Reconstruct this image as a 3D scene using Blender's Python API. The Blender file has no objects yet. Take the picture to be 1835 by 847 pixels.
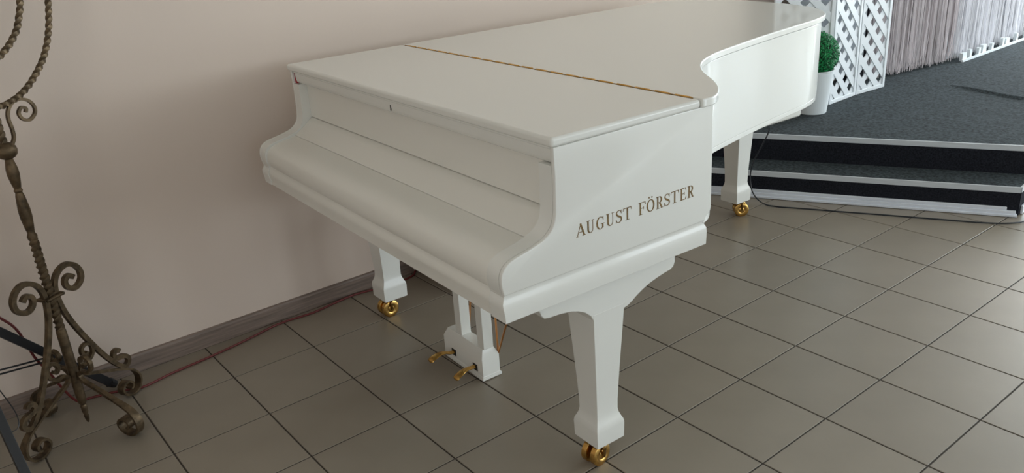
import bpy, math, random
from mathutils import Vector, Matrix

S = bpy.context.scene
COL = S.collection
random.seed(7)

# ------------------------------------------------------------------ camera
R = [[0.778968547, -0.623743772, -0.064443443],
     [-0.280702381, -0.254957694, -0.925312243],
     [0.560726472, 0.738878562, -0.373690105]]
CAM = Vector((-0.728511738, -2.626792804, 1.478941303))
F = 1481.061394
cd = bpy.data.cameras.new('camera'); cam = bpy.data.objects.new('camera', cd); COL.objects.link(cam)
cd.sensor_fit = 'HORIZONTAL'; cd.sensor_width = 36.0; cd.lens = F * 36.0 / 1835.0
cd.clip_start = 0.05; cd.clip_end = 100
m = Matrix(((R[0][0], -R[1][0], -R[2][0], CAM.x), (R[0][1], -R[1][1], -R[2][1], CAM.y),
            (R[0][2], -R[1][2], -R[2][2], CAM.z), (0, 0, 0, 1)))
cam.matrix_world = m
S.camera = cam

# ------------------------------------------------------------------ world and light
w = bpy.data.worlds.new('sky'); S.world = w; w.use_nodes = True
w.node_tree.nodes['Background'].inputs[0].default_value = (0.75, 0.87, 1.0, 1)
w.node_tree.nodes['Background'].inputs[1].default_value = 1.0


def area(name, loc, rot, sx, sy, power, col):
    l = bpy.data.lights.new(name, 'AREA'); l.shape = 'RECTANGLE'; l.size = sx; l.size_y = sy
    l.energy = power; l.color = col
    o = bpy.data.objects.new(name, l); COL.objects.link(o); o.location = loc; o.rotation_euler = rot
    return o


PI = math.pi
# daylight entering through the tall windows of the long front wall (faces the piano's side)
for wx, pw in ((2.6, 15), (5.0, 43), (7.4, 34)):
    area('window_and_fill_light', (wx, -6.42, 1.42), (PI / 2, 0, 0), 2.2, 2.2, pw, (0.86, 0.95, 1.0))
# daylight entering through the windows of the far end wall beyond the stage
for wy, pw in ((-4.9, 70), (-2.6, 80), (-0.7, 135)):
    area('window_and_fill_light', (9.42, wy, 1.5), (PI / 2, 0, PI / 2), 1.6, 2.2, pw, (0.82, 0.93, 1.0))
# warm fill added to lift the piano's front boards, set at an added left-wall window
area('window_and_fill_light', (-2.93, -3.0, 1.7), (PI / 2, 0, -PI / 2), 1.9, 1.3, 8, (1.0, 0.95, 0.87))

S.view_settings.view_transform = 'Standard'
S.view_settings.look = 'None'
S.view_settings.exposure = 0.78
S.view_settings.gamma = 1.0


# ------------------------------------------------------------------ materials
def lin(c):
    return tuple((v / 12.92 if v <= 0.04045 else ((v + 0.055) / 1.055) ** 2.4) for v in c)


def hexc(h):
    return lin(tuple(int(h[i:i + 2], 16) / 255 for i in (0, 2, 4)))


def mat(name, col, rough=0.5, metal=0.0, spec=0.5, coat=0.0, noise=None, bump=None, var=0.0, trans=0.0):
    """noise=(scale, amount, stretch xyz); bump=(scale, strength, stretch)"""
    M = bpy.data.materials.new(name); M.use_nodes = True
    nt = M.node_tree; b = nt.nodes['Principled BSDF']
    b.inputs['Base Color'].default_value = (*col, 1)
    b.inputs['Roughness'].default_value = rough
    b.inputs['Metallic'].default_value = metal
    b.inputs['Specular IOR Level'].default_value = spec
    b.inputs['Coat Weight'].default_value = coat
    b.inputs['Coat Roughness'].default_value = 0.04
    tc = nt.nodes.new('ShaderNodeTexCoord')

    def nz(scale, stretch, detail=6):
        mp = nt.nodes.new('ShaderNodeMapping'); mp.inputs['Scale'].default_value = stretch
        nt.links.new(tc.outputs['Object'], mp.inputs[0])
        n = nt.nodes.new('ShaderNodeTexNoise'); n.inputs['Scale'].default_value = scale
        n.inputs['Detail'].default_value = detail
        nt.links.new(mp.outputs[0], n.inputs['Vector'])
        return n
    out = None
    if noise:
        n = nz(noise[0], noise[2] if len(noise) > 2 else (1, 1, 1))
        mr = nt.nodes.new('ShaderNodeMapRange')
        mr.inputs[1].default_value = 0.3; mr.inputs[2].default_value = 0.7
        mr.inputs[3].default_value = 1 - noise[1]; mr.inputs[4].default_value = 1 + noise[1]
        nt.links.new(n.outputs[0], mr.inputs[0]); out = mr.outputs[0]
    if var:
        oi = nt.nodes.new('ShaderNodeObjectInfo')
        mr = nt.nodes.new('ShaderNodeMapRange')
        mr.inputs[3].default_value = 1 - var; mr.inputs[4].default_value = 1 + var
        nt.links.new(oi.outputs['Random'], mr.inputs[0])
        if out:
            mm = nt.nodes.new('ShaderNodeMath'); mm.operation = 'MULTIPLY'
            nt.links.new(out, mm.inputs[0]); nt.links.new(mr.outputs[0], mm.inputs[1]); out = mm.outputs[0]
        else:
            out = mr.outputs[0]
    if out:
        vm = nt.nodes.new('ShaderNodeVectorMath'); vm.operation = 'SCALE'
        vm.inputs[0].default_value = col
        nt.links.new(out, vm.inputs['Scale']); nt.links.new(vm.outputs[0], b.inputs['Base Color'])
    if bump:
        n = nz(bump[0], bump[2] if len(bump) > 2 else (1, 1, 1))
        bp = nt.nodes.new('ShaderNodeBump'); bp.inputs['Strength'].default_value = bump[1]
        bp.inputs['Distance'].default_value = 0.002
        nt.links.new(n.outputs[0], bp.inputs['Height']); nt.links.new(bp.outputs[0], b.inputs['Normal'])
    if trans:
        b.inputs['Transmission Weight'].default_value = trans
    return M


MT = dict(
    lacquer=mat('white_lacquer', (0.80, 0.80, 0.75), 0.25, coat=0.30),
    lacquer_satin=mat('white_lacquer_satin', (0.80, 0.785, 0.720), 0.33, coat=0.12),
    brass=mat('polished_brass', (0.66, 0.40, 0.12), 0.25, 1.0, noise=(60, 0.25)),
    brass_dark=mat('aged_brass', (0.30, 0.18, 0.06), 0.35, 1.0, noise=(90, 0.5)),
    copper=mat('copper_rod', (0.62, 0.30, 0.12), 0.3, 1.0),
    felt=mat('red_felt', (0.42, 0.008, 0.02), 0.9),
    dark=mat('dark_slot', (0.015, 0.013, 0.012), 0.7),
    gold=mat('gold_lettering', (0.20, 0.125, 0.045), 0.45, 0.35, noise=(200, 0.3)),
    wall=mat('beige_plaster', (0.700, 0.588, 0.505), 0.85, noise=(1.2, 0.02), bump=(60, 0.12)),
    wallwhite=mat('white_plaster', (0.78, 0.73, 0.66), 0.85),
    ceil=mat('ceiling_white', (0.86, 0.84, 0.79), 0.9),
    base=mat('grey_oak_laminate', (0.205, 0.155, 0.126), 0.5, noise=(9, 0.28, (0.7, 6, 14))),
    tile=mat('greige_floor_tile', (0.262, 0.226, 0.178), 0.34, noise=(5, 0.05), var=0.045, bump=(160, 0.05)),
    grout=mat('dark_grout', (0.052, 0.042, 0.033), 0.9),
    carpet=mat('grey_blue_carpet', (0.045, 0.055, 0.060), 0.95, spec=0.15, noise=(75, 0.6), bump=(200, 0.6)),
    riser=mat('black_carpet', (0.016, 0.017, 0.022), 0.95, spec=0.1, noise=(150, 0.5), bump=(220, 0.5)),
    nosing=mat('grey_nosing_strip', (0.56, 0.59, 0.61), 0.5, 0.05, noise=(14, 0.06, (1, 1, 20))),
    alu=mat('brushed_aluminium', (0.76, 0.79, 0.85), 0.3, 0.15, noise=(3, 0.05, (1, 1, 1))),
    iron=mat('antique_bronze_iron', (0.115, 0.080, 0.045), 0.5, 0.7, noise=(45, 0.5), bump=(120, 0.5)),
    black=mat('black_painted_steel', (0.012, 0.012, 0.014), 0.4),
    cable=mat('black_rubber_cable', (0.012, 0.015, 0.02), 0.35),
    redcable=mat('red_cable', (0.13, 0.014, 0.013), 0.5),
    pot=mat('white_plastic_pot', (0.72, 0.76, 0.77), 0.4),
    leaf=mat('green_artificial_leaf', (0.010, 0.215, 0.062), 0.5, spec=0.25, noise=(40, 0.5)),
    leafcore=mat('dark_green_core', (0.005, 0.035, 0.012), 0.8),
    screen=mat('white_plastic_lattice', (0.74, 0.77, 0.79), 0.4),
    string=mat('pale_lilac_string', (0.72, 0.66, 0.67), 0.6, noise=(30, 0.25, (1, 1, 0.05))),
    stringlight=mat('pale_white_string', (0.86, 0.85, 0.88), 0.6, noise=(30, 0.2, (1, 1, 0.05))),
    cloth=mat('white_sheer_cloth', (0.70, 0.73, 0.76), 0.8),
    backshade=mat('dark_shade_backing', (0.05, 0.05, 0.06), 0.9),  # shade behind the left strings, given as a dark colour
    backgrey=mat('grey_backdrop_cloth', (0.30, 0.27, 0.26), 0.9),
    frame=mat('white_window_frame', (0.7, 0.7, 0.7), 0.4),
    drape=mat('cream_drape', (0.80, 0.78, 0.70), 0.8),
)


# ------------------------------------------------------------------ mesh helpers
class MB:
    def __init__(s): s.v = []; s.f = []

    def add(s, v, f):
        n = len(s.v); s.v += [tuple(p) for p in v]; s.f += [tuple(i + n for i in q) for q in f]; return s

    def box(s, x0, x1, y0, y1, z0, z1):
        v = [(x0, y0, z0), (x1, y0, z0), (x1, y1, z0), (x0, y1, z0), (x0, y0, z1), (x1, y0, z1), (x1, y1, z1), (x0, y1, z1)]
        return s.add(v, [(3, 2, 1, 0), (4, 5, 6, 7), (0, 1, 5, 4), (1, 2, 6, 5), (2, 3, 7, 6), (3, 0, 4, 7)])

    def prism(s, poly, a, b, axis):
        """poly 2-D, extruded from a to b along axis 0/1/2 (remaining axes in order)"""
        def P(p, h):
            return (h, p[0], p[1]) if axis == 0 else (p[0], h, p[1]) if axis == 1 else (p[0], p[1], h)
        n = len(poly)
        area2 = sum(poly[i][0] * poly[(i + 1) % n][1] - poly[(i + 1) % n][0] * poly[i][1] for i in range(n))
        if (area2 < 0) != (axis == 1): poly = poly[::-1]
        lo, hi = min(a, b), max(a, b)
        v = [P(p, lo) for p in poly] + [P(p, hi) for p in poly]
        f = [tuple(range(n))[::-1], tuple(range(n, 2 * n))] + [(i, (i + 1) % n, n + (i + 1) % n, n + i) for i in range(n)]
        return s.add(v, f)

    def rprism(s, poly, a, b, axis, r, seg=3, both=True):
        """prism with rounded long edges on both end faces"""
        n = len(poly)
        area2 = sum(poly[i][0] * poly[(i + 1) % n][1] - poly[(i + 1) % n][0] * poly[i][1] for i in range(n))
        if area2 < 0: poly = poly[::-1]
        lo, hi = min(a, b), max(a, b)

        def P(p, h):
            return (h, p[0], p[1]) if axis == 0 else (p[0], h, p[1]) if axis == 1 else (p[0], p[1], h)
        lv = [(r * (1 - math.sin(PI / 2 * k / seg)), lo + r * (1 - math.cos(PI / 2 * k / seg))) for k in range(seg + 1)]
        lv += [(i_, hi + lo - h) for i_, h in lv[::-1]]
        rings = []
        for ins, h in lv:
            q = inset(poly, ins) if ins > 1e-7 else poly
            rings.append([P(p, h) for p in (q[::-1] if axis == 1 else q)])
        return s.loft(rings)

    def loft(s, rings, cap=True):
        n = len(rings[0]); k0 = len(s.v)
        for r in rings: s.v += [tuple(p) for p in r]
        for k in range(len(rings) - 1):
            for i in range(n):
                j = (i + 1) % n
                s.f.append((k0 + k * n + i, k0 + k * n + j, k0 + (k + 1) * n + j, k0 + (k + 1) * n + i))
        if cap:
            s.f.append(tuple(k0 + i for i in range(n))[::-1])
            s.f.append(tuple(k0 + (len(rings) - 1) * n + i for i in range(n)))
        return s

    def lathe(s, prof, c=(0, 0, 0), n=24, cap=True):
        return s.loft([[(c[0] + r * math.cos(2 * PI * i / n), c[1] + r * math.sin(2 * PI * i / n), c[2] + z)
                        for i in range(n)] for r, z in prof], cap)

    def tube(s, pts, r, n=8, twist=0.0, square=False, up=None, cap=True, flat=1.0):
        pts = [Vector(p) for p in pts]
        rr = r if isinstance(r, (list, tuple)) else [r] * len(pts)
        rings = []; prev = None; ang = 0
        for i, p in enumerate(pts):
            t = (pts[min(i + 1, len(pts) - 1)] - pts[max(i - 1, 0)]).normalized()
            if up is not None: a = Vector(up)
            elif prev is None: a = Vector((0, 0, 1)) if abs(t.z) < 0.9 else Vector((1, 0, 0))
            else: a = prev
            a = (a - t * a.dot(t))
            if a.length < 1e-6: a = t.orthogonal()
            a.normalize(); prev = a; b = t.cross(a)
            if i: ang += twist * (p - pts[i - 1]).length
            ring = []
            nn = 4 if square else n
            for k in range(nn):
                th = 2 * PI * k / nn + (PI / 4 if square else 0) + ang
                sc = rr[i] * (1.414 if square else 1)
                ring.append(p + a * math.cos(th) * sc * flat + b * math.sin(th) * sc)
            rings.append(ring)
        return s.loft(rings, cap)

    def mesh(s, name, material, smooth=True, angle=35):
        me = bpy.data.meshes.new(name); me.from_pydata(s.v, [], s.f); me.validate(); me.update()
        if material: me.materials.append(material)
        if smooth:
            me.polygons.foreach_set('use_smooth', [True] * len(me.polygons))
            me.set_sharp_from_angle(angle=math.radians(angle))
        return me

    def obj(s, name, material, parent=None, bevel=0, seg=2, smooth=True, angle=35, kind=None, label=None):
        o = bpy.data.objects.new(name, s.mesh(name, material, smooth, angle)); COL.objects.link(o)
        if parent: o.parent = parent
        if bevel:
            b = o.modifiers.new('bevel', 'BEVEL'); b.width = bevel; b.segments = seg; b.limit_method = 'ANGLE'
            b.angle_limit = math.radians(30); b.harden_normals = True
        if kind: o['kind'] = kind
        if label: o['label'] = label
        return o


def thing(name, label, cat, loc=(0, 0, 0), rz=0, group=None):
    o = bpy.data.objects.new(name, None); COL.objects.link(o); o.location = loc; o.rotation_euler = (0, 0, rz)
    o.empty_display_size = 0.1
    o['label'] = label; o['category'] = cat
    if group: o['group'] = group
    return o


def tag(o, label, cat, kind=None):
    o['label'] = label; o['category'] = cat
    if kind: o['kind'] = kind
    return o


def smoothpts(p, n=6, closed=False):
    """Catmull-Rom through points (any dimension)"""
    p = [Vector(q) for q in p]; out = []; N = len(p)
    rng = range(N) if closed else range(N - 1)
    for i in rng:
        if closed: a, b, c, d = p[i - 1], p[i], p[(i + 1) % N], p[(i + 2) % N]
        else: a, b, c, d = p[max(i - 1, 0)], p[i], p[i + 1], p[min(i + 2, N - 1)]
        for k in range(n):
            t = k / n
            out.append(0.5 * ((2 * b) + (c - a) * t + (2 * a - 5 * b + 4 * c - d) * t * t + (3 * b - a - 3 * c + d) * t ** 3))
    if not closed: out.append(p[-1])
    return out


def inset(poly, d):
    """move a CCW outline inwards by d"""
    n = len(poly); out = []
    for i in range(n):
        a, b, c = poly[i - 1], poly[i], poly[(i + 1) % n]
        t1 = Vector((b[0] - a[0], b[1] - a[1])).normalized(); t2 = Vector((c[0] - b[0], c[1] - b[1])).normalized()
        n1 = Vector((-t1.y, t1.x)); n2 = Vector((-t2.y, t2.x)); nn = n1 + n2
        k = d / max(0.35, nn.length_squared / 2)
        out.append((b[0] + nn.x * k, b[1] + nn.y * k))
    return out


# ------------------------------------------------------------------ room
X0, X1, YF, YB, ZC = -3.0, 9.6, -6.6, 0.302, 2.9
TS = 0.306


def struct(name, mb, material, **k):
    o = mb.obj(name, material, smooth=False, **k); o['kind'] = 'structure'; return o


# floor: grout bed with tiles standing 2 mm proud of it
floor = struct('floor', MB().box(X0, X1, YF, YB, -0.06, -0.002), MT['grout'])


def px(p):
    d = Vector(p) - CAM
    z = sum(R[2][i] * d[i] for i in range(3))
    if z < 0.1: return None
    return (917.5 + F * sum(R[0][i] * d[i] for i in range(3)) / z, 423.5 + F * sum(R[1][i] * d[i] for i in range(3)) / z, z)


TH = 0.1505


def tile_mb(cx, cy, hx=TH, hy=TH, mb=None):
    mb = mb or MB()
    b = 0.0012
    v = []
    for z, i in ((-0.008, 0), (-b, 0), (0, b)):
        v += [(cx - hx + i, cy - hy + i, z), (cx + hx - i, cy - hy + i, z), (cx + hx - i, cy + hy - i, z), (cx - hx + i, cy + hy - i, z)]
    f = [(8, 9, 10, 11)]
    for k in (0, 4):
        for i in range(4):
            j = (i + 1) % 4; f.append((k + i, k + j, k + 4 + j, k + 4 + i))
    return mb.add(v, f)


cand = []
for i in range(int((X0) // TS), int(X1 // TS) + 1):
    for j in range(-1, 22):
        cx, cy = (i + 0.5) * TS, -(j - 0.5) * TS - TS
        cy = -(j + 0.5) * TS
        if cx - TH < X0 or cx + TH > X1 or cy - TH < YF: continue
        p = px((cx, cy, 0)); vis = p and -60 < p[0] < 1895 and -60 < p[1] < 907
        cand.append((0 if vis else 1, (Vector((cx, cy, 0)) - CAM).length, cx, cy, j))
cand.sort()
tme = tile_mb(0, 0).mesh('tile', MT['tile'], smooth=False)
cut = tile_mb(0, 0, TH, 0.1435).mesh('tile_cut', MT['tile'], smooth=False)
rest = MB()
for n, (o_, d_, cx, cy, j) in enumerate(cand):
    if n < 290:
        t = bpy.data.objects.new('tile', cut if j == -1 else tme); COL.objects.link(t); t.parent = floor
        t.location = (cx, cy - (0.007 if j == -1 else 0), 0)
    else:
        tile_mb(cx, cy - (0.007 if j == -1 else 0), TH, 0.1435 if j == -1 else TH, rest)
rest.obj('tile_field', MT['tile'], floor, smooth=False, kind='stuff')

struct('wall_back', MB().box(X0, X1, YB, YB + 0.15, -0.06, ZC), MT['wall'])
wl = MB()
wl.box(X0 - 0.15, X0, YF, -4.0, -0.06, ZC).box(X0 - 0.15, X0, -2.0, YB, -0.06, ZC).box(X0 - 0.15, X0, -4.0, -2.0, -0.06, 1.0).box(X0 - 0.15, X0, -4.0, -2.0, 2.4, ZC)
struct('wall_left', wl, MT['wall'])
wm = MB()
for a, b, z0, z1 in ((-4.0, -3.94, 1.0, 2.4), (-2.06, -2.0, 1.0, 2.4), (-3.03, -2.97, 1.0, 2.4), (-4.0, -2.0, 1.0, 1.06), (-4.0, -2.0, 2.34, 2.4)):
    wm.box(X0 - 0.1, X0 - 0.03, a, b, z0, z1)
struct('window_8', wm, MT['frame'])  # unseen window added to hold the left fill light
struct('ceiling', MB().box(X0 - 0.15, X1 + 0.15, YF - 0.15, YB + 0.15, ZC, ZC + 0.1), MT['ceil'])
# front wall with four tall window openings, far end wall with three
wf = MB(); wf.box(X0, X1, YF - 0.15, YF, -0.06, 0.3); wf.box(X0, X1, YF - 0.15, YF, 2.55, ZC)
edges = [X0] + sum([[c - 1.12, c + 1.12] for c in (0.2, 2.6, 5.0, 7.4)], []) + [X1]
for k in range(0, len(edges), 2): wf.box(edges[k], edges[k + 1], YF - 0.15, YF, 0.3, 2.55)
struct('wall_front', wf, MT['wallwhite'])
wr = MB(); wr.box(X1, X1 + 0.15, YF, YB, -0.06, 0.38); wr.box(X1, X1 + 0.15, YF, YB, 2.62, ZC)
edges = [YF] + sum([[c - 0.82, c + 0.82] for c in (-4.9, -2.6, -0.7)], []) + [YB]
for k in range(0, len(edges), 2): wr.box(X1, X1 + 0.15, edges[k], edges[k + 1], 0.38, 2.62)
struct('wall_right', wr, MT['wallwhite'])


def window(idx, c, axis):
    h0, h1, hw = (0.3, 2.55, 1.12) if axis == 'y' else (0.38, 2.62, 0.82)
    mb = MB()
    for a, b, z0, z1 in ((-hw, -hw + 0.06, h0, h1), (hw - 0.06, hw, h0, h1), (-0.03, 0.03, h0, h1),
                         (-hw, hw, h0, h0 + 0.06), (-hw, hw, h1 - 0.06, h1)):
        if axis == 'y': mb.box(c + a, c + b, YF - 0.1, YF - 0.03, z0, z1)
        else: mb.box(X1 + 0.03, X1 + 0.1, c + a, c + b, z0, z1)
    o = struct('window_%d' % idx, mb, MT['frame'])
    return o


for k, c in enumerate((0.2, 2.6, 5.0, 7.4)): window(k + 1, c, 'y')
for k, c in enumerate((-4.9, -2.6, -0.7)): window(k + 5, c, 'x')


# drapes hanging between the front windows (seen only as reflections in the lacquer)
def drape(name, x0, x1, y, z0, z1, material, label, folds=7, amp=0.035):
    n = folds * 8; fr = []; bk = []
    for i in range(n + 1):
        x = x0 + (x1 - x0) * i / n; yy = y + amp * math.sin(2 * PI * folds * i / n)
        fr.append((x, yy - 0.004)); bk.append((x, yy + 0.004))
    return tag(MB().prism(fr + bk[::-1], z0, z1, 2).obj(name, material), label, 'curtain')


for c, lb in ((1.4, 'first'), (3.8, 'second'), (6.2, 'third')):
    drape('drape', c - 0.42, c + 0.42, -6.3, 0.05, 2.7, MT['drape'],
          'cream drape gathered between the tall windows behind the camera, %s from the left end' % lb)

def side_drape(yc, hw_, material, label, folds=5, amp=0.03):
    n = folds * 8; fr = []; bk_ = []
    for i in range(n + 1):
        y = yc - hw_ + 2 * hw_ * i / n; xx = 9.28 + amp * math.sin(2 * PI * folds * i / n)
        fr.append((xx - 0.004, y)); bk_.append((xx + 0.004, y))
    return tag(MB().prism(fr + bk_[::-1], 0.32, 2.72, 2).obj('drape', material), label, 'curtain')


for yc, hw_, lb in ((-5.75, 0.30, 'beside the front corner'), (-4.55, 0.16, 'pulled over the first end window'), (-3.75, 0.34, 'between the first and second end windows'),
                    (-2.85, 0.14, 'pulled over the middle end window'), (-1.65, 0.22, 'between the middle and last end windows')):
    side_drape(yc, hw_, MT['drape'], 'cream drape hanging on the far end wall, ' + lb)

# skirting boards
bb = MB().prism([(0.302, 0), (0.290, 0), (0.290, 0.060), (0.293, 0.067), (0.302, 0.070)], X0, 0.932, 0)
o = struct('baseboard_back', bb, MT['base'])
# low boxed plinth running under the piano, with its own skirting
bx_ = MB().box(0.957, 2.05, 0.0, 0.302, 0, 0.42)
struct('trim_1', bx_, MT['wall'])
bb2 = MB().prism([(0.957, 0), (0.945, 0), (0.945, 0.060), (0.948, 0.067), (0.957, 0.070)], -0.012, 0.302, 1)
struct('baseboard_side', bb2, MT['base'])
bb3 = MB().prism([(0.0, 0), (-0.012, 0), (-0.012, 0.060), (-0.009, 0.067), (0.0, 0.070)], 0.945, 2.05, 0)
struct('trim_2', bb3, MT['base'])
struct('trim_3', MB().prism([(0.302, 0), (0.290, 0), (0.290, 0.060), (0.293, 0.067), (0.302, 0.070)], 2.052, 2.42, 0), MT['base'])

# ------------------------------------------------------------------ stage
d1 = Vector((0.4619, -0.8869))
A0 = Vector((2.426, 0.290)); Bc = Vector((3.226, -1.246))
e2 = Vector((0.990, 0.139)); n1 = Vector((0.8869, 0.4619))
U0 = A0 + n1 * 0.2105; U0 = U0 + d1 * ((U0.y - 0.290) / 0.8869)
Ub = Vector((3.447, -1.215)); Ee = Bc + e2 * 6.1
st = thing('stage', 'low two-step stage covered in dark grey carpet with aluminium trimmed edges', 'stage')
H1, H2 = 0.137, 0.2738
low = [A0, Bc, Bc + e2 * 0.27, (U0.x + 0.3, 0.290)]
MB().prism([tuple(p) for p in [A0, Bc, Ub + e2 * 0.1, Vector((U0.x + 0.3, 0.290))]], 0.002, H1, 2).obj(
    'lower_step', MT['carpet'], st, smooth=False)
MB().prism([tuple(p) for p in [U0, Ub, Ee, Vector((Ee.x, 0.290))]], 0.002, H2, 2).obj('deck', MT['carpet'], st, smooth=False)


def strip(name, a, b, off, th, z0, z1, material, bev=0.001, lab=None):
    """bar along a->b standing th proud of the face, off = start offset outwards"""
    t = (b - a).normalized(); n = Vector((t.y, -t.x))
    if (n.dot(-n1) < 0 and abs(t.dot(d1)) > 0.9): n = -n
    if abs(t.dot(e2)) > 0.9: n = Vector((0.139, -0.99))
    p = [a + n * off, b + n * off, b + n * (off + th), a + n * (off + th)]
    return MB().prism([tuple(q) for q in p], z0, z1, 2).obj(name, material, st, bevel=bev, label=lab)


strip('riser', A0, Bc, 0.0005, 0.003, 0.003, H1 - 0.025, MT['riser'], 0)
strip('riser', U0, Ub, 0.0005, 0.003, H1 + 0.0005, H2 - 0.025, MT['riser'], 0)
strip('riser', Bc, Bc + e2 * 6.0, 0.0005, 0.003, 0.003, H1 - 0.0255, MT['riser'], 0)
strip('riser', Ub + e2 * 0.005, Bc + e2 * 6.0, 0.003, 0.003, H1 + 0.0005, H2 - 0.025, MT['riser'], 0)
strip('nosing_strip', A0, Bc, -0.006, 0.011, H1 - 0.025, H1 + 0.0015, MT['nosing'], lab='matt grey metal edge strip')
strip('nosing_strip', U0, Ub, -0.006, 0.011, H2 - 0.025, H2 + 0.0015, MT['nosing'], lab='matt grey metal edge strip')
strip('nosing_strip', Bc + e2 * 0.006, Bc + e2 * 6.0, -0.006, 0.010, H1 - 0.025, H1 + 0.001, MT['nosing'])
strip('nosing_strip', Ub + e2 * 0.006, Bc + e2 * 6.0, -0.003, 0.010, H2 - 0.025, H2 + 0.001, MT['nosing'])
# silvery cable skirting along the foot of the first step
A1 = A0 + d1 * 0.02
strip('skirting_profile', A1, Bc - d1 * 0.045, 0.0035, 0.010, 0.028, 0.044, MT['alu'], 0.003)
strip('skirting_profile', A1, Bc - d1 * 0.008, 0.0035, 0.016, 0.013, 0.0285, MT['alu'], 0.002)
strip('skirting_profile', A1, Bc - d1 * 0.002, 0.0035, 0.024, 0.002, 0.0132, MT['alu'], 0.002)
strip('skirting_profile', Bc + e2 * 0.03, Bc + e2 * 6.0, 0.0035, 0.012, 0.002, 0.042, MT['alu'], 0.003)
# ruck in the deck carpet
cr = smoothpts([(4.47, -0.315, 0), (4.42, -0.45, 0), (4.37, -0.60, 0), (4.33, -0.76, 0), (4.34, -0.95, 0)], 6)
rk = []
for i, p in enumerate(cr):
    k = math.sin(min(1, i / 10) * PI / 2)
    hh = 0.014 * k; ww = 0.055
    rk.append([(p.x + a * ww, p.y, H2 + hh * math.exp(-(a * 2.2) ** 2) - 0.0005 - 0.001 * abs(a)) for a in
               [-1, -.7, -.45, -.2, 0, .2, .45, .7, 1]] + [(p.x + ww, p.y, H2 - 0.004), (p.x - ww, p.y, H2 - 0.004)])
MB().loft([r[::-1] for r in rk]).obj('carpet_ruck', MT['carpet'], st)

# ------------------------------------------------------------------ piano (local: x = depth from keyboard, y = towards the bass side)
TH_ = -0.0419184
piano = thing('grand_piano', 'glossy white grand piano with closed lid, brass casters and gold lettering on its side',
              'piano', (0.384344, -1.333214, 0), TH_)
LW, LS = MT['lacquer'], MT['lacquer_satin']
W = 1.50
curve = [(0.463, 0.004), (0.500, 0.004), (0.532, 0.016), (0.562, 0.036), (0.598, 0.068), (0.630, 0.103), (0.665, 0.148), (0.71, 0.212),
         (0.755, 0.265), (0.805, 0.311), (0.867, 0.352), (0.973, 0.396), (1.106, 0.430), (1.3, 0.472), (1.503, 0.508),
         (1.672, 0.538), (1.76, 0.564), (1.83, 0.600), (1.89, 0.655), (1.94, 0.722), (1.975, 0.80), (2.000, 0.90),
         (2.012, 1.00), (2.014, 1.12), (2.010, 1.24), (1.995, 1.34), (1.955, 1.42), (1.88, 1.472), (1.76, 1.490)]
cs = [tuple(p) for p in smoothpts(curve, 4)]
outline = cs + [(0.4655, 1.490)]
LZ0, LZ1 = 0.985, 1.0074
MB().prism([tuple(p) for p in [(0.4655, 0.004)] + cs[1:] + [(0.4655, 1.490)]], LZ0, LZ1, 2).obj(
    'lid', LW, piano, bevel=0.009, seg=4)
MB().prism([(-0.001, 0.011), (0.4625, 0.006), (0.4625, 1.490), (-0.001, 1.490)], LZ0, LZ1, 2).obj(
    'front_lid_flap', LW, piano, bevel=0.008, seg=4)
# lid moulding beneath the front edge and the hanging lip
MB().prism([(0.036, 0.9845), (0.014, 0.9845), (0.0115, 0.975), (0.0125, 0.958), (0.016, 0.946), (0.024, 0.941), (0.036, 0.941)], 0.028, 1.455, 1).obj('lid_lip', LW, piano, angle=50)
MB().box(0.006, 0.036, 0.028, 1.455, 0.978, 0.9849).obj('lid_moulding', LW, piano, bevel=0.004)
MB().box(0.0100, 0.0125, 0.7585, 0.7615, 0.951, 0.967).obj('keyhole', MT['dark'], piano)
# piano hinge: continuous brass knuckles
MB().box(0.4618, 0.4662, 0.035, 1.468, 1.0045, 1.0077).obj('hinge', MT['brass_dark'], piano)
kn = MB(); n_k = 20
for k in range(n_k):
    y0 = 0.04 + k * (1.42 / n_k)
    kn.tube([(0.464, y0, 1.0072), (0.464, y0 + 1.42 / n_k * 0.72, 1.0070)], 0.0027, 8)
ko = kn.obj('hinge_knuckles', MT['brass'], piano, kind='stuff')

# rim: bent case side
rimo = inset([tuple(p) for p in [(0.455, 0.0)] + cs + [(0.455, 1.5)]], 0.013)
rimo = [(max(p[0], 0.49), min(max(p[1], 0.015), 1.485)) for p in rimo]
rp = []
for p in rimo:
    if not rp or (Vector(p) - Vector(rp[-1])).length > 0.004: rp.append(p)
while (Vector(rp[0]) - Vector(rp[-1])).length < 0.004: rp.pop()
MB().prism(rp, 0.690, 0.9815, 2).obj('rim', LW, piano, bevel=0.003)
MB().prism(inset(rp, 0.002), 0.672, 0.6905, 2).obj('rim_edge', LW, piano, bevel=0.010, seg=4)
# thin shadow gap between rim and lid, painted as a dark inset strip
MB().prism(inset(rp, 0.012), 0.9810, 0.9852, 2).obj('rim_shadow_gap', MT['dark'], piano)

# cheeks (arms) either side of the keyboard
up = [(0.007, 0.9845), (0.0085, 0.916), (0.006, 0.840), (0.002, 0.815), (-0.008, 0.797), (-0.026, 0.783), (-0.050, 0.7745),
      (-0.080, 0.767), (-0.108, 0.7615), (-0.126, 0.756), (-0.141, 0.746), (-0.150, 0.732), (-0.153, 0.715), (-0.152, 0.698), (-0.148, 0.681)]
ups = [tuple(p) for p in smoothpts(up[2:], 3)]
up = up[:2] + ups
lowp = [(-0.148, 0.681), (-0.1465, 0.676), (-0.149, 0.668), (-0.1535, 0.660), (-0.1535, 0.648), (-0.150, 0.632), (-0.149, 0.6125)]


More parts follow.
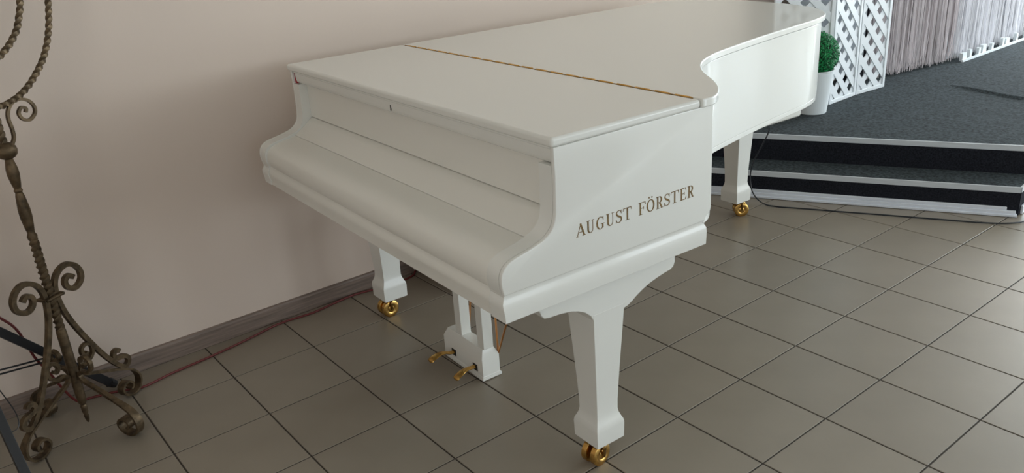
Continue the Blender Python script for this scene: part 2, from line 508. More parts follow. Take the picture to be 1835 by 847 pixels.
def cheek(y_out, y_in, sgn):
    mb = MB()
    back = [(0.519, 0.715), (0.512, 0.699), (0.499, 0.688), (0.497, 0.681)]
    # upper panel (inner layer is cut back for the lid lip)
    mb.rprism(up + back[::-1] + [(0.519, 0.9845)], y_out, y_out + sgn * 0.012, 1, 0.0025)
    inner = [(0.037, 0.9845), (0.037, 0.9405)] + [p for p in up if p[1] < 0.9405 and p[0] > -1]
    inner = [(0.037, 0.9845), (0.037, 0.9405), (0.0078, 0.9405)] + up[1:]
    mb.prism(inner + [(0.490, 0.681), (0.490, 0.9845)], y_out + sgn * 0.012, y_in, 1)
    return mb


for yo, yi, sg in ((0.015, 0.072, 1), (1.485, 1.428, -1)):
    ck = cheek(yo, yi, sg).obj('cheek', LW, piano, angle=50)
    # moulded plinth band along the foot of the cheek
    rings = []
    # sweep band cross-section in y over z
    prof = [(0.681, 0.0030), (0.676, 0.0048), (0.668, 0.0040), (0.660, 0.0008), (0.648, -0.0012), (0.630, -0.0004), (0.6125, 0.0005)]
    mb = MB()
    for (z, iy), (fx, fz) in zip(prof, lowp):
        y = yo + sg * iy
        rx = 0.499 + 0.0055 * (1 if z < 0.667 else 0.2)
        ring = [(fx, y, z), (rx, y, z), (rx, yi, z), (fx, yi, z)]
        rings.append(ring if sg > 0 else ring[::-1])
    mb.loft(rings[::-1]).obj('plinth_moulding', LW, piano, bevel=0.0012, angle=50)
# front boards between the cheeks
MB().box(0.037, 0.055, 0.072, 1.428, 0.8235, 0.984).obj('music_shelf_board', LS, piano, bevel=0.001)
MB().prism([(0.0545, 0.8205), (0.036, 0.8205), (0.020, 0.8075), (0.000, 0.7925), (-0.020, 0.7785), (-0.0335, 0.7705), (-0.0335, 0.745), (0.0545, 0.745)],
           0.0725, 1.4275, 1).obj('fallboard_rear', LS, piano, angle=50)
fb = [(-0.0350, 0.7685), (-0.06, 0.7635), (-0.09, 0.7580), (-0.112, 0.7525), (-0.128, 0.7455), (-0.1395, 0.735), (-0.1455, 0.722),
      (-0.148, 0.707), (-0.147, 0.692), (-0.1435, 0.682)]
fb = [tuple(p) for p in smoothpts(fb, 3)]
MB().prism(fb + [(-0.10, 0.682), (-0.10, 0.73), (-0.035, 0.745)], 0.0725, 1.4275, 1).obj('fallboard', LS, piano, angle=50)
MB().prism([(-0.10, 0.680), (-0.1415, 0.680), (-0.1425, 0.676), (-0.145, 0.668), (-0.1500, 0.660), (-0.1500, 0.648), (-0.146, 0.632), (-0.145, 0.613), (-0.10, 0.613)],
           0.0725, 1.4275, 1).obj('key_slip', LS, piano, angle=50)
MB().box(-0.0995, 0.497, 0.073, 1.427, 0.6135, 0.675).obj('keybed', LW, piano, bevel=0.002)
MB().prism([(1.4725, 0.980), (1.4725, 0.9415), (1.4560, 0.9415), (1.4640, 0.954), (1.4690, 0.972)], 0.016, 0.030, 0).obj(
    'lid_felt', MT['felt'], piano, label='red felt strip showing at the lid end')
MB().box(1.44, 1.70, 0.585, 0.665, 0.630, 0.6715).obj('rear_block', LW, piano, bevel=0.012, seg=3)


# legs
def sq(cx, cy, h, z, hy=None):
    hy = hy or h
    return [(cx - h, cy - hy, z), (cx + h, cy - hy, z), (cx + h, cy + hy, z), (cx - h, cy + hy, z)]


LEGP = [(0.078, 0.047), (0.080, 0.049), (0.128, 0.050), (0.138, 0.0485), (0.148, 0.044), (0.160, 0.0395), (0.172, 0.0375), (0.20, 0.0378), (0.26, 0.0405), (0.35, 0.0455), (0.43, 0.0500), (0.495, 0.0535)]


def leg(cx, cy, top, crot, trail=0.018, bracket=None):
    rings = [sq(cx, cy, h, z) for z, h in LEGP]
    if top > 0.5: rings.append(sq(cx, cy, 0.0535 + (top - 0.495) * 0.07, top))
    o = MB().loft(rings).obj('leg', LW, piano, bevel=0.0022, seg=2, angle=28)
    if bracket:
        MB().prism(bracket, cy - 0.0525, cy + 0.0525, 1).obj('leg_bracket', LW, o, bevel=0.0025, angle=40)
    # brass double caster
    r = 0.0345; c = MB()
    cx2, cy2 = cx + trail * math.cos(crot), cy + trail * math.sin(crot)
    ax = Vector((-math.sin(crot), math.cos(crot), 0))
    ctr = Vector((cx2, cy2, r))
    hub = MB()
    for s_ in (-1, 1):
        p0 = ctr + ax * s_ * 0.0065; p1 = ctr + ax * s_ * 0.0265
        prof = [(p0, 0.010), (p0, r - 0.003), (p0 + ax * s_ * 0.002, r), (p1 - ax * s_ * 0.003, r), (p1, r - 0.004), (p1 + ax * s_ * 0.001, 0.018), (p1 - ax * s_ * 0.002, 0.014), (p1 + ax * s_ * 0.002, 0.006)]
        rings = []
        u = Vector((math.cos(crot), math.sin(crot), 0)); z = Vector((0, 0, 1))
        for p, q in prof:
            rings.append([p + (u * math.cos(2 * PI * k / 28) + z * math.sin(2 * PI * k / 28)) * q for k in range(28)])
        c.loft(rings)
    c.obj('caster_wheels', MT['brass'], o, angle=45)
    hub.lathe([(0.009, 0.05), (0.009, 0.079)], (cx, cy, 0), 16)
    hub.lathe([(0.030, 0.071), (0.033, 0.073), (0.033, 0.0775)], (cx, cy, 0), 24)
    hub.tube([ctr + ax * -0.032, ctr + ax * 0.032], 0.006, 10)
    u = Vector((math.cos(crot), math.sin(crot), 0))
    yk = [Vector((cx, cy, 0.072)) - u * 0.014, Vector((cx, cy, 0.058)) - u * 0.006, ctr + Vector((0, 0, 0.012)), ctr]
    hub.tube(yk, [0.008, 0.0072, 0.006, 0.0058], 8)
    for s_ in (-1, 1):
        yk = [Vector((cx, cy, 0.071)) + ax * s_ * 0.01, ctr + ax * s_ * 0.033 + Vector((0, 0, 0.032)), ctr + ax * s_ * 0.032 + Vector((0, 0, 0.012)), ctr + ax * s_ * 0.031]
        hub.tube(smoothpts(yk, 3), 0.005, 8)
    hub.obj('caster_fork', MT['brass_dark'], o, angle=45)
    return o


BR = [(0.455, 0.6125), (0.461, 0.575), (0.461, 0.553), (0.456, 0.541), (0.445, 0.5345), (0.420, 0.531), (0.393, 0.526), (0.365, 0.519), (0.341, 0.510), (0.318, 0.499), (0.300, 0.488), (0.285, 0.481),
      (0.273, 0.479), (0.166, 0.479), (0.158, 0.495), (0.139, 0.512), (0.118, 0.523), (0.094, 0.531), (0.059, 0.5365), (0.024, 0.5385), (0.010, 0.542), (0.002, 0.551), (-0.004, 0.565), (-0.012, 0.575), (-0.012, 0.6125)]
leg(0.219, 0.137, 0.495, math.radians(188), bracket=BR)
leg(0.219, 1.363, 0.495, math.radians(184), bracket=BR)
leg(1.976, 1.116, 0.671, math.radians(-37), trail=0.026)

# lyre
ly = MB()
ly.loft([sq(0.2355, 0.817, 0.037, 0.014, 0.123), sq(0.2355, 0.817, 0.0345, 0.017, 0.1205), sq(0.2355, 0.817, 0.0345, 0.083, 0.1205),
         sq(0.2355, 0.817, 0.0215, 0.112, 0.108), ])
lyre = ly.obj('lyre', LW, piano, bevel=0.0015, angle=25)
MB().loft([sq(0.2355, 0.817, 0.0385, 0.003, 0.1245), sq(0.2355, 0.817, 0.0385, 0.0138, 0.1245)]).obj('lyre_foot', LW, lyre, bevel=0.002)
for yc in (0.7215, 0.8565):
    MB().box(0.2165, 0.2555, yc - 0.0185, yc + 0.0185, 0.111, 0.6125).obj('lyre_post', LW, lyre, bevel=0.002)
MB().box(0.19, 0.31, 0.68, 0.90, 0.590, 0.6130).obj('lyre_block', LW, lyre, bevel=0.003)
for yc, up_, ln in ((0.875, 0.016, 1.0), (0.742, 0.0, 0.84)):
    MB().box(0.1995, 0.2015, yc - 0.013, yc + 0.013, 0.026, 0.050).obj('pedal_slot', MT['dark'], lyre)
    c_ = [(0.215, yc, 0.040), (0.185, yc, 0.041), (0.160, yc - 0.003, 0.0445 + up_ * .5), (0.135, yc - 0.008, 0.045 + up_ * .8), (0.112, yc - 0.011, 0.039 + up_), (0.096, yc - 0.011, 0.031 + up_)]
    c_ = smoothpts([(0.2 + (p[0] - 0.2) * ln, p[1], p[2]) for p in c_], 4)
    nn = len(c_); rings = []
    for i, p in enumerate(c_):
        t = i / (nn - 1)
        wd = 0.0085 + 0.0075 * math.sin(max(0, (t - 0.35) / 0.65) * PI * 0.62) if t < 0.97 else 0.010
        th = 0.0062 - 0.002 * t
        rings.append([(p.x + 0, p.y + wd * math.cos(2 * PI * k / 14), p.z + th * math.sin(2 * PI * k / 14)) for k in range(14)])
    MB().loft(rings).obj('pedal', MT['brass'], lyre, angle=60)
for (y0, ya, yb_) in ((0.702, 0.770, 0.490), (0.880, 0.835, 1.110)):
    for yt, xt in ((ya, 0.315), (yb_, 0.305)):
        MB().tube([(0.271, y0, 0.080), (xt, yt, 0.613)], 0.0034, 8).obj('brace_rod', MT['copper'], lyre)

# ---- lettering AUGUST FOERSTER (with umlaut) on the cheek side
HG = 0.0315


def letter(ch, x0, x1):
    """2-D polygons in unit height; returned in (x, z) metres"""
    wd = (x1 - x0) / HG; T, t, sf = 0.15, 0.055, 0.035
    P = []

    def rect(a, b, c, d): P.append([(a, c), (b, c), (b, d), (a, d)])

    def stroke(p, w):
        p = [Vector(q) for q in p]; L_, R_ = [], []
        for i, q in enumerate(p):
            tt = (p[min(i + 1, len(p) - 1)] - p[max(i - 1, 0)]).normalized(); nn = Vector((-tt.y, tt.x))
            ww = w[i] if isinstance(w, list) else w
            L_.append(q + nn * ww / 2); R_.append(q - nn * ww / 2)
        for i in range(len(p) - 1):
            P.append([tuple(L_[i]), tuple(R_[i]), tuple(R_[i + 1]), tuple(L_[i + 1])])

    def arc(cx, cy, rx, ry, a0, a1, wf, n=20):
        pts, ws = [], []
        for i in range(n + 1):
            a = math.radians(a0 + (a1 - a0) * i / n); pts.append((cx + rx * math.cos(a), cy + ry * math.sin(a)))
            ws.append(t + (T - t) * wf(a))
        stroke(pts, ws)
    if ch == 'A':
        stroke([(0.10, 0), (wd * 0.50, 1)], t); stroke([(wd * 0.47, 1.0), (wd - 0.13, 0)], T)
        rect(wd * 0.24, wd * 0.74, 0.30, 0.30 + t); rect(0, 0.26, 0, sf); rect(wd - 0.32, wd, 0, sf)
    elif ch == 'U':
        rect(0.10, 0.10 + T, 0.3, 1); rect(wd - 0.12 - t, wd - 0.12, 0.3, 1)
        cx = (0.10 + T / 2 + wd - 0.12 - t / 2) / 2; rx = (wd - 0.12 - t / 2 - 0.10 - T / 2) / 2
        arc(cx, 0.3, rx, 0.30 - t / 2, 180, 360, lambda a: max(0, -math.cos(a)) ** 1.2)
        rect(0, 0.34, 1 - sf, 1); rect(wd - 0.27, wd, 1 - sf, 1)
    elif ch == 'G':
        arc(wd * 0.52, 0.5, wd * 0.42, 0.5 - t / 2, 48, 312, lambda a: max(0, -math.cos(a)))
        rect(wd - 0.22, wd - 0.22 + T * 0.9, 0.08, 0.44); rect(wd - 0.34, wd + 0.02, 0.44 - sf, 0.44)
        P.append([(wd * 0.78, 0.86), (wd * 0.87, 1.0), (wd * 0.90, 1.0), (wd * 0.90, 0.70), (wd * 0.86, 0.70)])
    elif ch == 'S':
        pts = smoothpts([(wd * 0.86, 0.76), (wd * 0.74, 0.92), (wd * 0.5, 0.972), (wd * 0.24, 0.90), (wd * 0.14, 0.745), (wd * 0.28, 0.60), (wd * 0.55, 0.50),
                         (wd * 0.80, 0.39), (wd * 0.88, 0.25), (wd * 0.76, 0.09), (wd * 0.48, 0.028), (wd * 0.22, 0.08), (wd * 0.08, 0.26)], 5)
        n = len(pts); stroke([tuple(p) for p in pts], [t + (T * 1.05 - t) * max(0, math.sin(PI * min(1, max(0, (i / n - 0.12) / 0.76)))) ** 2 for i in range(n)])
        rect(wd * 0.84, wd * 0.90, 0.70, 0.99); rect(wd * 0.05, wd * 0.11, 0.01, 0.30)
    elif ch == 'T':
        rect(wd / 2 - T / 2, wd / 2 + T / 2, 0, 1); rect(0.03, wd - 0.03, 1 - t, 1)
        rect(wd / 2 - 0.2, wd / 2 + 0.2, 0, sf)
        P.append([(0.0, 0.76), (0.035, 0.76), (0.10, 0.97), (0.03, 1.0)]); P.append([(wd, 0.76), (wd - 0.035, 0.76), (wd - 0.10, 0.97), (wd - 0.03, 1.0)])
    elif ch in 'FE':
        rect(0.10, 0.10 + T, 0, 1); rect(0, wd - 0.05, 1 - t, 1); rect(0.2, wd * 0.70, 0.50, 0.50 + t)
        rect(wd * 0.70 - 0.03, wd * 0.70 + 0.01, 0.40, 0.65)
        P.append([(wd - 0.02, 0.75), (wd - 0.055, 0.75), (wd - 0.13, 0.97), (wd - 0.05, 1.0)])
        if ch == 'E':
            rect(0, wd - 0.03, 0, t); P.append([(wd, 0.27), (wd - 0.04, 0.27), (wd - 0.13, 0.03), (wd - 0.03, 0)])
        else: rect(0, 0.38, 0, sf)
    elif ch == 'O':
        arc(wd / 2, 0.5, wd / 2 - T / 2, 0.5 - t / 2, 0, 360, lambda a: abs(math.cos(a)) ** 1.2, 36)
        for cx in (wd * 0.32, wd * 0.68):
            P.append([(cx + 0.07 * math.cos(2 * PI * k / 14), 1.17 + 0.07 * math.sin(2 * PI * k / 14)) for k in range(14)])
    elif ch == 'R':
        rect(0.10, 0.10 + T, 0, 1); rect(0, 0.36, 0, sf); rect(0, wd * 0.5, 1 - t, 1); rect(0.2, wd * 0.5, 0.47, 0.47 + t)
        arc(wd * 0.46, 0.735, wd * 0.30, 0.2375, -90, 90, lambda a: max(0, math.cos(a)) ** 1.1)
        stroke([(wd * 0.50, 0.50), (wd - 0.13, 0.03)], T * 0.95); rect(wd - 0.24, wd + 0.02, 0, sf)
    return P


LET = [('A', 0.0618, 0.0904, 0.7601), ('U', 0.0926, 0.1171, 0.7598), ('G', 0.1232, 0.1479, 0.7595), ('U', 0.1542, 0.1796, 0.7591),
       ('S', 0.1844, 0.2048, 0.7589), ('T', 0.2083, 0.2358, 0.7586), ('F', 0.2594, 0.2833, 0.7581), ('O', 0.286, 0.3126, 0.7578),
       ('R', 0.3184, 0.3420, 0.7575), ('S', 0.3459, 0.3667, 0.7572), ('T', 0.3691, 0.3977, 0.7569), ('E', 0.402, 0.4249, 0.7566), ('R', 0.4292, 0.4525, 0.7563)]
for ch, x0, x1, zb in LET:
    mb = MB()
    for poly in letter(ch, x0, x1):
        mb.prism([(x0 + a * HG, 0.7592 + b * HG) for a, b in poly], 0.01445, 0.0152, 1)
    mb.obj('gold_letter', MT['gold'], piano, smooth=False)

# ------------------------------------------------------------------ candelabrum
CA = math.radians(30)
cn = thing('floor_candelabrum', 'tall wrought iron floor candelabrum in antique bronze with scrolled feet by the wall', 'candelabrum',
           (-0.464, 0.056, 0), 0)
IR = MT['iron']


def plane(pts, ang):
    return [(p[0] * math.cos(ang), p[0] * math.sin(ang), p[1]) for p in pts]


def normal(ang): return (-math.sin(ang), math.cos(ang), 0)


pole = MB()
pole.lathe([(0.003, 0.012), (0.006, 0.022), (0.0075, 0.035), (0.006, 0.042), (0.009, 0.050), (0.010, 0.072), (0.008, 0.078), (0.0125, 0.088), (0.0145, 0.12), (0.0155, 0.22),
            (0.0150, 0.34), (0.0135, 0.352)], n=14)
pole.obj('pole_foot', IR, cn)
tw = MB(); zz = [0.352 + 0.3 * i / 90 for i in range(91)]
tw.tube([(0, 0, z) for z in zz], 0.0102, square=True, twist=85, up=(1, 0, 0)).obj('twisted_pole', IR, cn, angle=60)
MB().lathe([(0.0125, 0.650), (0.0145, 0.662), (0.010, 0.672), (0.013, 0.690), (0.0165, 0.720), (0.0165, 0.745), (0.0125, 0.785), (0.0095, 0.797), (0.0125, 0.803), (0.0095, 0.809),
            (0.0125, 0.822), (0.0165, 0.850), (0.0160, 0.868), (0.0105, 0.898), (0.012, 0.902)], n=14).obj('baluster', IR, cn)
MB().lathe([(0.010, 0.897), (0.020, 0.902), (0.0265, 0.910), (0.029, 0.921), (0.0265, 0.932), (0.020, 0.940), (0.010, 0.945)], n=22).obj('ball', IR, cn)
MB().tube([(0, 0, 0.944 + 0.55 * i / 120) for i in range(121)], 0.0075, square=True, twist=85, up=(1, 0, 0)).obj('upper_pole', IR, cn, angle=60)
SQ = 0.0074
long_bar = [(0.091, 0.487), (0.079, 0.4975), (0.064, 0.494), (0.058, 0.479), (0.066, 0.461), (0.084, 0.452), (0.104, 0.458), (0.118, 0.475), (0.1185, 0.500), (0.104, 0.523), (0.080, 0.535), (0.054, 0.530), (0.033, 0.513),
            (0.0225, 0.490), (0.0195, 0.462), (0.022, 0.430), (0.030, 0.392), (0.046, 0.345), (0.066, 0.298), (0.088, 0.252), (0.112, 0.205), (0.140, 0.159), (0.166, 0.126),
            (0.184, 0.1125), (0.200, 0.117), (0.205, 0.132), (0.195, 0.147), (0.178, 0.152), (0.163, 0.155), (0.153, 0.166), (0.159, 0.180), (0.172, 0.181), (0.178, 0.174)]
for a in (CA, CA + PI):
    MB().tube(plane(smoothpts(long_bar, 5), a), SQ, square=True, up=normal(a)).obj('long_scroll_bar', IR, cn, angle=40)
col_ = MB(); e = Vector((math.cos(CA), math.sin(CA), 0)); nv = Vector(normal(CA))
for s_ in (-1, 1): col_.tube([e * -0.030 + nv * s_ * 0.018 + Vector((0, 0, 0.462)), e * 0.030 + nv * s_ * 0.018 + Vector((0, 0, 0.462))], 0.0055, 8)
for s_ in (-1, 1): col_.tube([nv * -0.020 + e * s_ * 0.030 + Vector((0, 0, 0.462)), nv * 0.020 + e * s_ * 0.030 + Vector((0, 0, 0.462))], 0.0055, 8)
col_.obj('collar', IR, cn)
foot = [(0.066, 0.236), (0.056, 0.228), (0.046, 0.238), (0.050, 0.256), (0.068, 0.262), (0.084, 0.248), (0.082, 0.222), (0.062, 0.206), (0.038, 0.205), (0.022, 0.190), (0.034, 0.172), (0.070, 0.155),
        (0.115, 0.135), (0.160, 0.114), (0.200, 0.092), (0.222, 0.066), (0.226, 0.038), (0.212, 0.014), (0.186, 0.0062), (0.160, 0.014), (0.147, 0.034), (0.155, 0.053), (0.174, 0.058), (0.190, 0.047), (0.188, 0.032), (0.178, 0.028)]
for k in range(4):
    a = CA + k * PI / 2
    pts = plane(smoothpts(foot, 5), a); n = len(pts); rings = []
    mb = MB(); nv = Vector(normal(a)); P_ = [Vector(p) for p in pts]
    for i, p in enumerate(P_):
        t = (P_[min(i + 1, n - 1)] - P_[max(i - 1, 0)]).normalized(); b = t.cross(nv).normalized()
        u = i / n
        wv = 0.0065 if u < 0.45 else 0.0065 + 0.0075 * min(1, (u - 0.45) / 0.15)
        th = 0.0050 if u < 0.5 else 0.0036
        rings.append([p + nv * wv + b * th, p - nv * wv + b * th, p - nv * wv - b * th, p + nv * wv - b * th])
    mb.loft(rings).obj('foot_scroll', IR, cn, angle=40)
top_s = [(0.020, 0.930), (0.034, 0.950), (0.0365, 0.976), (0.034, 1.003), (0.040, 1.026), (0.058, 1.045), (0.084, 1.050), (0.110, 1.040), (0.1235, 1.020), (0.120, 1.000), (0.098, 0.986), (0.077, 0.994), (0.070, 1.012), (0.082, 1.026), (0.096, 1.020), (0.092, 1.010)]
for a in (CA, CA + PI):
    MB().tube(plane(smoothpts(top_s, 5), a), 0.0042, square=True, up=normal(a)).obj('upper_scroll', IR, cn, angle=40)
for arcp, nm in (([(0.0, 1.043), (0.035, 1.044), (0.078, 1.055), (0.115, 1.073), (0.150, 1.099), (0.186, 1.133), (0.213, 1.168), (0.236, 1.212), (0.250, 1.250), (0.264, 1.302), (0.272, 1.36), (0.276, 1.44)], 'outer_arm'),
                 ([(0.0, 1.158), (0.035, 1.163), (0.066, 1.176), (0.104, 1.202), (0.135, 1.233), (0.152, 1.262), (0.170, 1.302), (0.180, 1.36), (0.184, 1.44)], 'inner_arm')):
    for a in (CA, CA + PI):
        MB().tube(plane(smoothpts(arcp, 7), a), 0.0068, square=True, twist=72, up=normal(a)).obj(nm, IR, cn, angle=60)
        p = plane([arcp[-1]], a)[0]
        MB().lathe([(0.006, 0), (0.03, 0.008), (0.036, 0.016), (0.012, 0.014), (0.014, 0.05), (0.012, 0.05), (0.011, 0.02)], p, 18).obj('candle_cup', IR, cn)
MB().lathe([(0.006, 0), (0.03, 0.008), (0.036, 0.016), (0.012, 0.014), (0.014, 0.05), (0.012, 0.05), (0.011, 0.02)], (0, 0, 1.49), 18).obj('candle_cup', IR, cn)

# ------------------------------------------------------------------ black tripod stand at the left edge
TP = Vector((-0.725, 0.065, 0))
tp = thing('tripod_stand', 'black steel tripod stand standing behind the candelabrum, cut off by the left edge', 'stand', TP)
BK = MT['black']


def bar(a, b, w_, name, mt=BK):
    MB().tube([Vector(a) - TP, Vector(b) - TP], w_, square=True, up=(0, 0, 1)).obj(name, mt, tp, bevel=0.002)


bar((-0.715, 0.080, 0.505), (-0.350, 0.232, 0.030), 0.0135, 'leg')
bar((-0.715, 0.050, 0.500), (-0.675, -0.240, 0.030), 0.0125, 'leg')
bar((-0.745, 0.065, 0.500), (-1.12, 0.150, 0.030), 0.0135, 'leg')
MB().lathe([(0.016, 0.16), (0.016, 1.5)], n=16).obj('mast', BK, tp)
MB().lathe([(0.016, 0.465), (0.034, 0.470), (0.034, 0.530), (0.024, 0.545), (0.016, 0.545)], n=20).obj('hub', BK, tp)
MB().lathe([(0.016, 0.235), (0.026, 0.240), (0.026, 0.285), (0.016, 0.290)], n=20).obj('brace_collar', BK, tp)
bar((-0.722, 0.085, 0.276), (-0.505, 0.172, 0.221), 0.0028, 'brace')
bar((-0.722, 0.085, 0.262), (-0.515, 0.172, 0.209), 0.0028, 'brace')
# thin wire clip on the front leg
MB().tube(smoothpts([Vector(q) - TP for q in [(-0.690, 0.005, 0.330), (-0.672, -0.04, 0.285), (-0.650, -0.105, 0.215), (-0.655, -0.14, 0.185), (-0.676, -0.15, 0.180)]], 5), 0.0016, 6).obj('wire_clip', BK, tp)
for a_, b_ in (((-0.352, 0.231, 0.032), (-0.335, 0.238, 0.015)), ((-0.676, -0.236, 0.034), (-0.674, -0.252, 0.016)), ((-1.118, 0.150, 0.034), (-1.135, 0.154, 0.016))):
    MB().tube([Vector(a_) - TP, Vector(b_) - TP], [0.0175, 0.0140], 10).obj('rubber_foot', BK, tp)

# ------------------------------------------------------------------ cables
rc = [(-0.706, 0.13, 0.545), (-0.66, 0.150, 0.480), (-0.60, 0.150, 0.405), (-0.568, 0.150, 0.350), (-0.545, 0.165, 0.24), (-0.52, 0.18, 0.17), (-0.49, 0.20, 0.075), (-0.46, 0.215, 0.012), (-0.42, 0.222, 0.0045), (-0.33, 0.195, 0.0045),
      (-0.266, 0.163, 0.0045), (-0.153, 0.185, 0.0045), (-0.005, 0.203, 0.0045), (0.134, 0.228, 0.0045), (0.288, 0.262, 0.0045), (0.424, 0.252, 0.0045), (0.538, 0.268, 0.0045),
      (0.643, 0.275, 0.0045), (0.784, 0.243, 0.0045), (0.853, 0.247, 0.0045), (0.91, 0.262, 0.0045), (0.932, 0.28, 0.012)]
tag(MB().tube(smoothpts(rc, 6), 0.0042, 8).obj('red_cable', MT['redcable']), 'dark red cable running along the skirting from the tripod to the wall corner', 'cable')
bc = [(2.535, -0.265, 0.64), (2.60, -0.300, 0.52), (2.622, -0.315, 0.42), (2.625, -0.316, 0.372), (2.612, -0.288, 0.295), (2.600, -0.250, 0.20), (2.596, -0.245, 0.12), (2.59, -0.27, 0.055),
      (2.598, -0.322, 0.014), (2.622, -0.384, 0.0045), (2.682, -0.496, 0.0045), (2.772, -0.671, 0.0045), (2.860, -0.836, 0.0045), (2.972, -1.051, 0.0045), (3.040, -1.180, 0.0045),
      (3.105, -1.262, 0.0045), (3.180, -1.300, 0.0045), (3.28, -1.28, 0.0045), (3.50, -1.24, 0.0045), (4.2, -1.15, 0.0045)]
tag(MB().tube(smoothpts(bc, 6), 0.0033, 8).obj('black_cable', MT['cable']), 'thin black cable hanging from the piano and curving along the foot of the stage', 'cable')

# ------------------------------------------------------------------ potted topiary ball
tpi = thing('potted_topiary', 'round green artificial boxwood ball in a tapered white pot on the stage', 'plant', (3.405, -0.052, H2 + 0.0005))
MB().lathe([(0.074, 0.0), (0.079, 0.004), (0.084, 0.05), (0.104, 0.236), (0.107, 0.238), (0.107, 0.244), (0.101, 0.244), (0.098, 0.225), (0.02, 0.222)], n=40).obj('pot', MT['pot'], tpi)
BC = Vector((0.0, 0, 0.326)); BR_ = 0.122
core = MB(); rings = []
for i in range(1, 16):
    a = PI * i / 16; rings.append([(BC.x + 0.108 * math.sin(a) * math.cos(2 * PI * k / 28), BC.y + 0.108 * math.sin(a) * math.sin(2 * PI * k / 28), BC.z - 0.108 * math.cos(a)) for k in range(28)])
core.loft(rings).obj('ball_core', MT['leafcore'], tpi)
lf = MB()
for k in range(6500):
    u = random.uniform(-1, 1); a = random.uniform(0, 2 * PI); s_ = math.sqrt(1 - u * u)
    d = Vector((s_ * math.cos(a), s_ * math.sin(a), u)); r = BR_ * random.uniform(0.90, 1.015)
    p = BC + d * r
    q = d.orthogonal().normalized(); q = Matrix.Rotation(random.uniform(0, 2 * PI), 3, d) @ q
    t = (d * random.uniform(0.1, 0.9) + q).normalized(); b = t.cross(d).normalized(); nn = t.cross(b)
    L_ = random.uniform(0.007, 0.011); w_ = L_ * 0.45
    lf.add([p, p + t * L_ * .5 + b * w_ + nn * 0.001, p + t * L_, p + t * L_ * .5 - b * w_ + nn * 0.001], [(0, 1, 2, 3)])
lf.obj('foliage', MT['leaf'], tpi, kind='stuff', smooth=False)
MB().lathe([(0.010, 0.21), (0.010, 0.30)], n=10).obj('stem', MT['leafcore'], tpi)

# ------------------------------------------------------------------ folding lattice screen
scr = thing('folding_screen', 'white folding trellis screen with diagonal slats, behind the potted topiary', 'screen', (3.9, 0.0, H2 + 0.0008))


def clip(poly, x0, x1, z0, z1):
    for ax, lim, sg in ((0, x0, 1), (0, x1, -1), (1, z0, 1), (1, z1, -1)):
        out = []
        for i in range(len(poly)):
            a, b = poly[i], poly[(i + 1) % len(poly)]
            ia, ib = (a[ax] - lim) * sg >= 0, (b[ax] - lim) * sg >= 0
            if ia: out.append(a)
            if ia != ib:
                t = (lim - a[ax]) / (b[ax] - a[ax]); out.append(tuple(a[k] + t * (b[k] - a[k]) for k in range(2)))
        poly = out
        if len(poly) < 3: return None
    return poly


PH = 1.65
for (ax_, ay_), (bx, by) in (((3.30, 0.155), (3.600, -0.030)), ((3.604, -0.030), (3.905, -0.016)), ((3.912, -0.016), (4.200, -0.036))):
    L_ = math.hypot(bx - ax_, by - ay_); ang = math.atan2(by - ay_, bx - ax_)
    fr = MB(); fw = 0.022
    fr.box(0, fw, -0.009, 0.009, 0, PH); fr.box(L_ - fw, L_, -0.009, 0.009, 0, PH)
    fr.box(fw, L_ - fw, -0.009, 0.009, 0, fw); fr.box(fw, L_ - fw, -0.009, 0.009, PH - fw, PH)
    fo = fr.obj('panel_frame', MT['screen'], scr, bevel=0.002)
    fo.location = (ax_ - 3.9, ay_, 0); fo.rotation_euler = (0, 0, ang)
    hw = 0.0205; pitch = 0.118
    for sgn, yy in ((-1, -0.0024), (1, 0.0024)):
        c = -L_ if sgn > 0 else 0
        c = math.floor(c / pitch) * pitch
        while c < PH + L_:
            # centre line z = c + sgn*x
            dz = hw * 1.414
            p = [(-0.1, c - sgn * 0.1 - dz), (L_ + 0.1, c + sgn * (L_ + 0.1) - dz), (L_ + 0.1, c + sgn * (L_ + 0.1) + dz), (-0.1, c - sgn * 0.1 + dz)]
            q = clip(p, fw - 0.002, L_ - fw + 0.002, fw - 0.002, PH - fw + 0.002)
            c += pitch
            if not q: continue
            MB().prism(q, yy - 0.0022, yy + 0.0022, 1).obj('slat', MT['screen'], fo, smooth=False)

# ------------------------------------------------------------------ white drape behind the screen, backdrop, shade panel and string curtains
d_ = drape('white_drape', 3.50, 4.20, 0.125, H2 + 0.09, 2.6, MT['cloth'], 'white sheer drape hanging behind the trellis screen', folds=9, amp=0.02)
tag(MB().box(4.225, 5.08, 0.21, 0.23, H2 + 0.001, 2.6).obj('shade_panel', MT['backshade'], smooth=False),  # dark panel put in for the shade behind the strings
    'dark panel standing in for the shade under the ends of the left string curtain', 'backdrop')


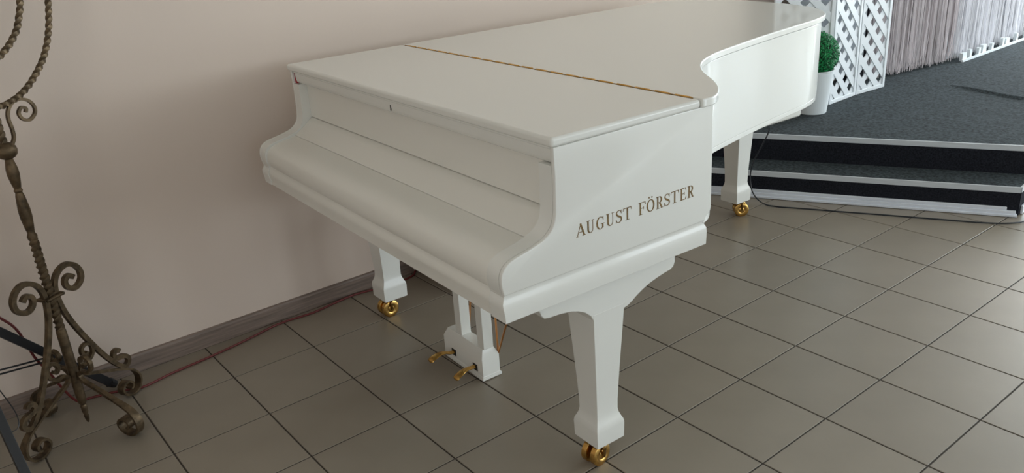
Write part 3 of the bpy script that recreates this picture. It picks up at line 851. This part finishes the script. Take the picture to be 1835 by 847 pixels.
def strings(name, x0, y0, x1, y1, n, zlo, zhi, rag, material, label, r=0.0022, wid=0.03):
    mb = MB()
    for k in range(n):
        t = (k + random.random()) / n
        x = x0 + (x1 - x0) * t; y = y0 + (y1 - y0) * t + random.uniform(-wid, wid) + wid * 0.4 * math.sin(t * 70)
        zb = zlo + random.random() ** 2 * rag
        dx = random.uniform(-1, 1) * 0.02; dy = random.uniform(-1, 1) * 0.012
        gx = 0.012 * math.sin(t * 160)
        pts = [(x, y, zhi), (x + gx, y, 1.2), (x + gx * 1.2, y, zb + 0.22), (x + gx * 1.2 + dx * 0.35, y + dy * 0.4, zb + 0.09), (x + gx + dx, y + dy, zb)]
        mb.tube(pts, [r, r, r, r, r * 0.6], 4, up=(0, 1, 0.01), cap=False)
    return tag(mb.obj(name, material), label, 'curtain', 'stuff')


strings('string_curtain', 4.30, 0.130, 5.13, 0.010, 560, H2 + 0.006, 2.6, 0.06, MT['string'],
            'lilac grey string curtain with loose ragged ends, left of the backdrop corner', wid=0.025)
strings('string_curtain', 5.18, -0.004, 6.40, 0.020, 560, H2 + 0.010, 2.6, 0.03, MT['stringlight'],
        'brighter white string curtain hanging just behind the low white rail', wid=0.014)
bk = thing('backdrop_box', 'tall pale backdrop box behind the bright string curtain', 'backdrop', (5.15, 0.02, H2 + 0.0008))
MB().box(0.0, 1.26, 0.035, 0.22, 0.0, 2.3).obj('backdrop_face', MT['cloth'], bk, smooth=False)
MB().box(-0.060, -0.002, 0.035, 0.22, 0.0, 2.3).obj('corner_post', MT['backgrey'], bk, smooth=False, label='grey brown corner post')
rl = thing('low_rail', 'low white rail with small upright blocks along the foot of the bright string curtain', 'rail', (5.15, -0.068, H2 + 0.0008), math.radians(1.1))
MB().box(0.0, 1.26, -0.014, 0.0, 0.0, 0.014).obj('foot_rail', MT['pot'], rl)
for k, x in enumerate((0.02, 0.13, 0.27, 0.33, 0.48, 0.66, 0.72, 0.90, 1.08, 1.20)):
    MB().box(x, x + (0.03 if k % 3 else 0.06), 0.0, 0.022, 0.0, 0.055 + 0.01 * (k % 2)).obj('rail_block', MT['pot'], rl, smooth=False)
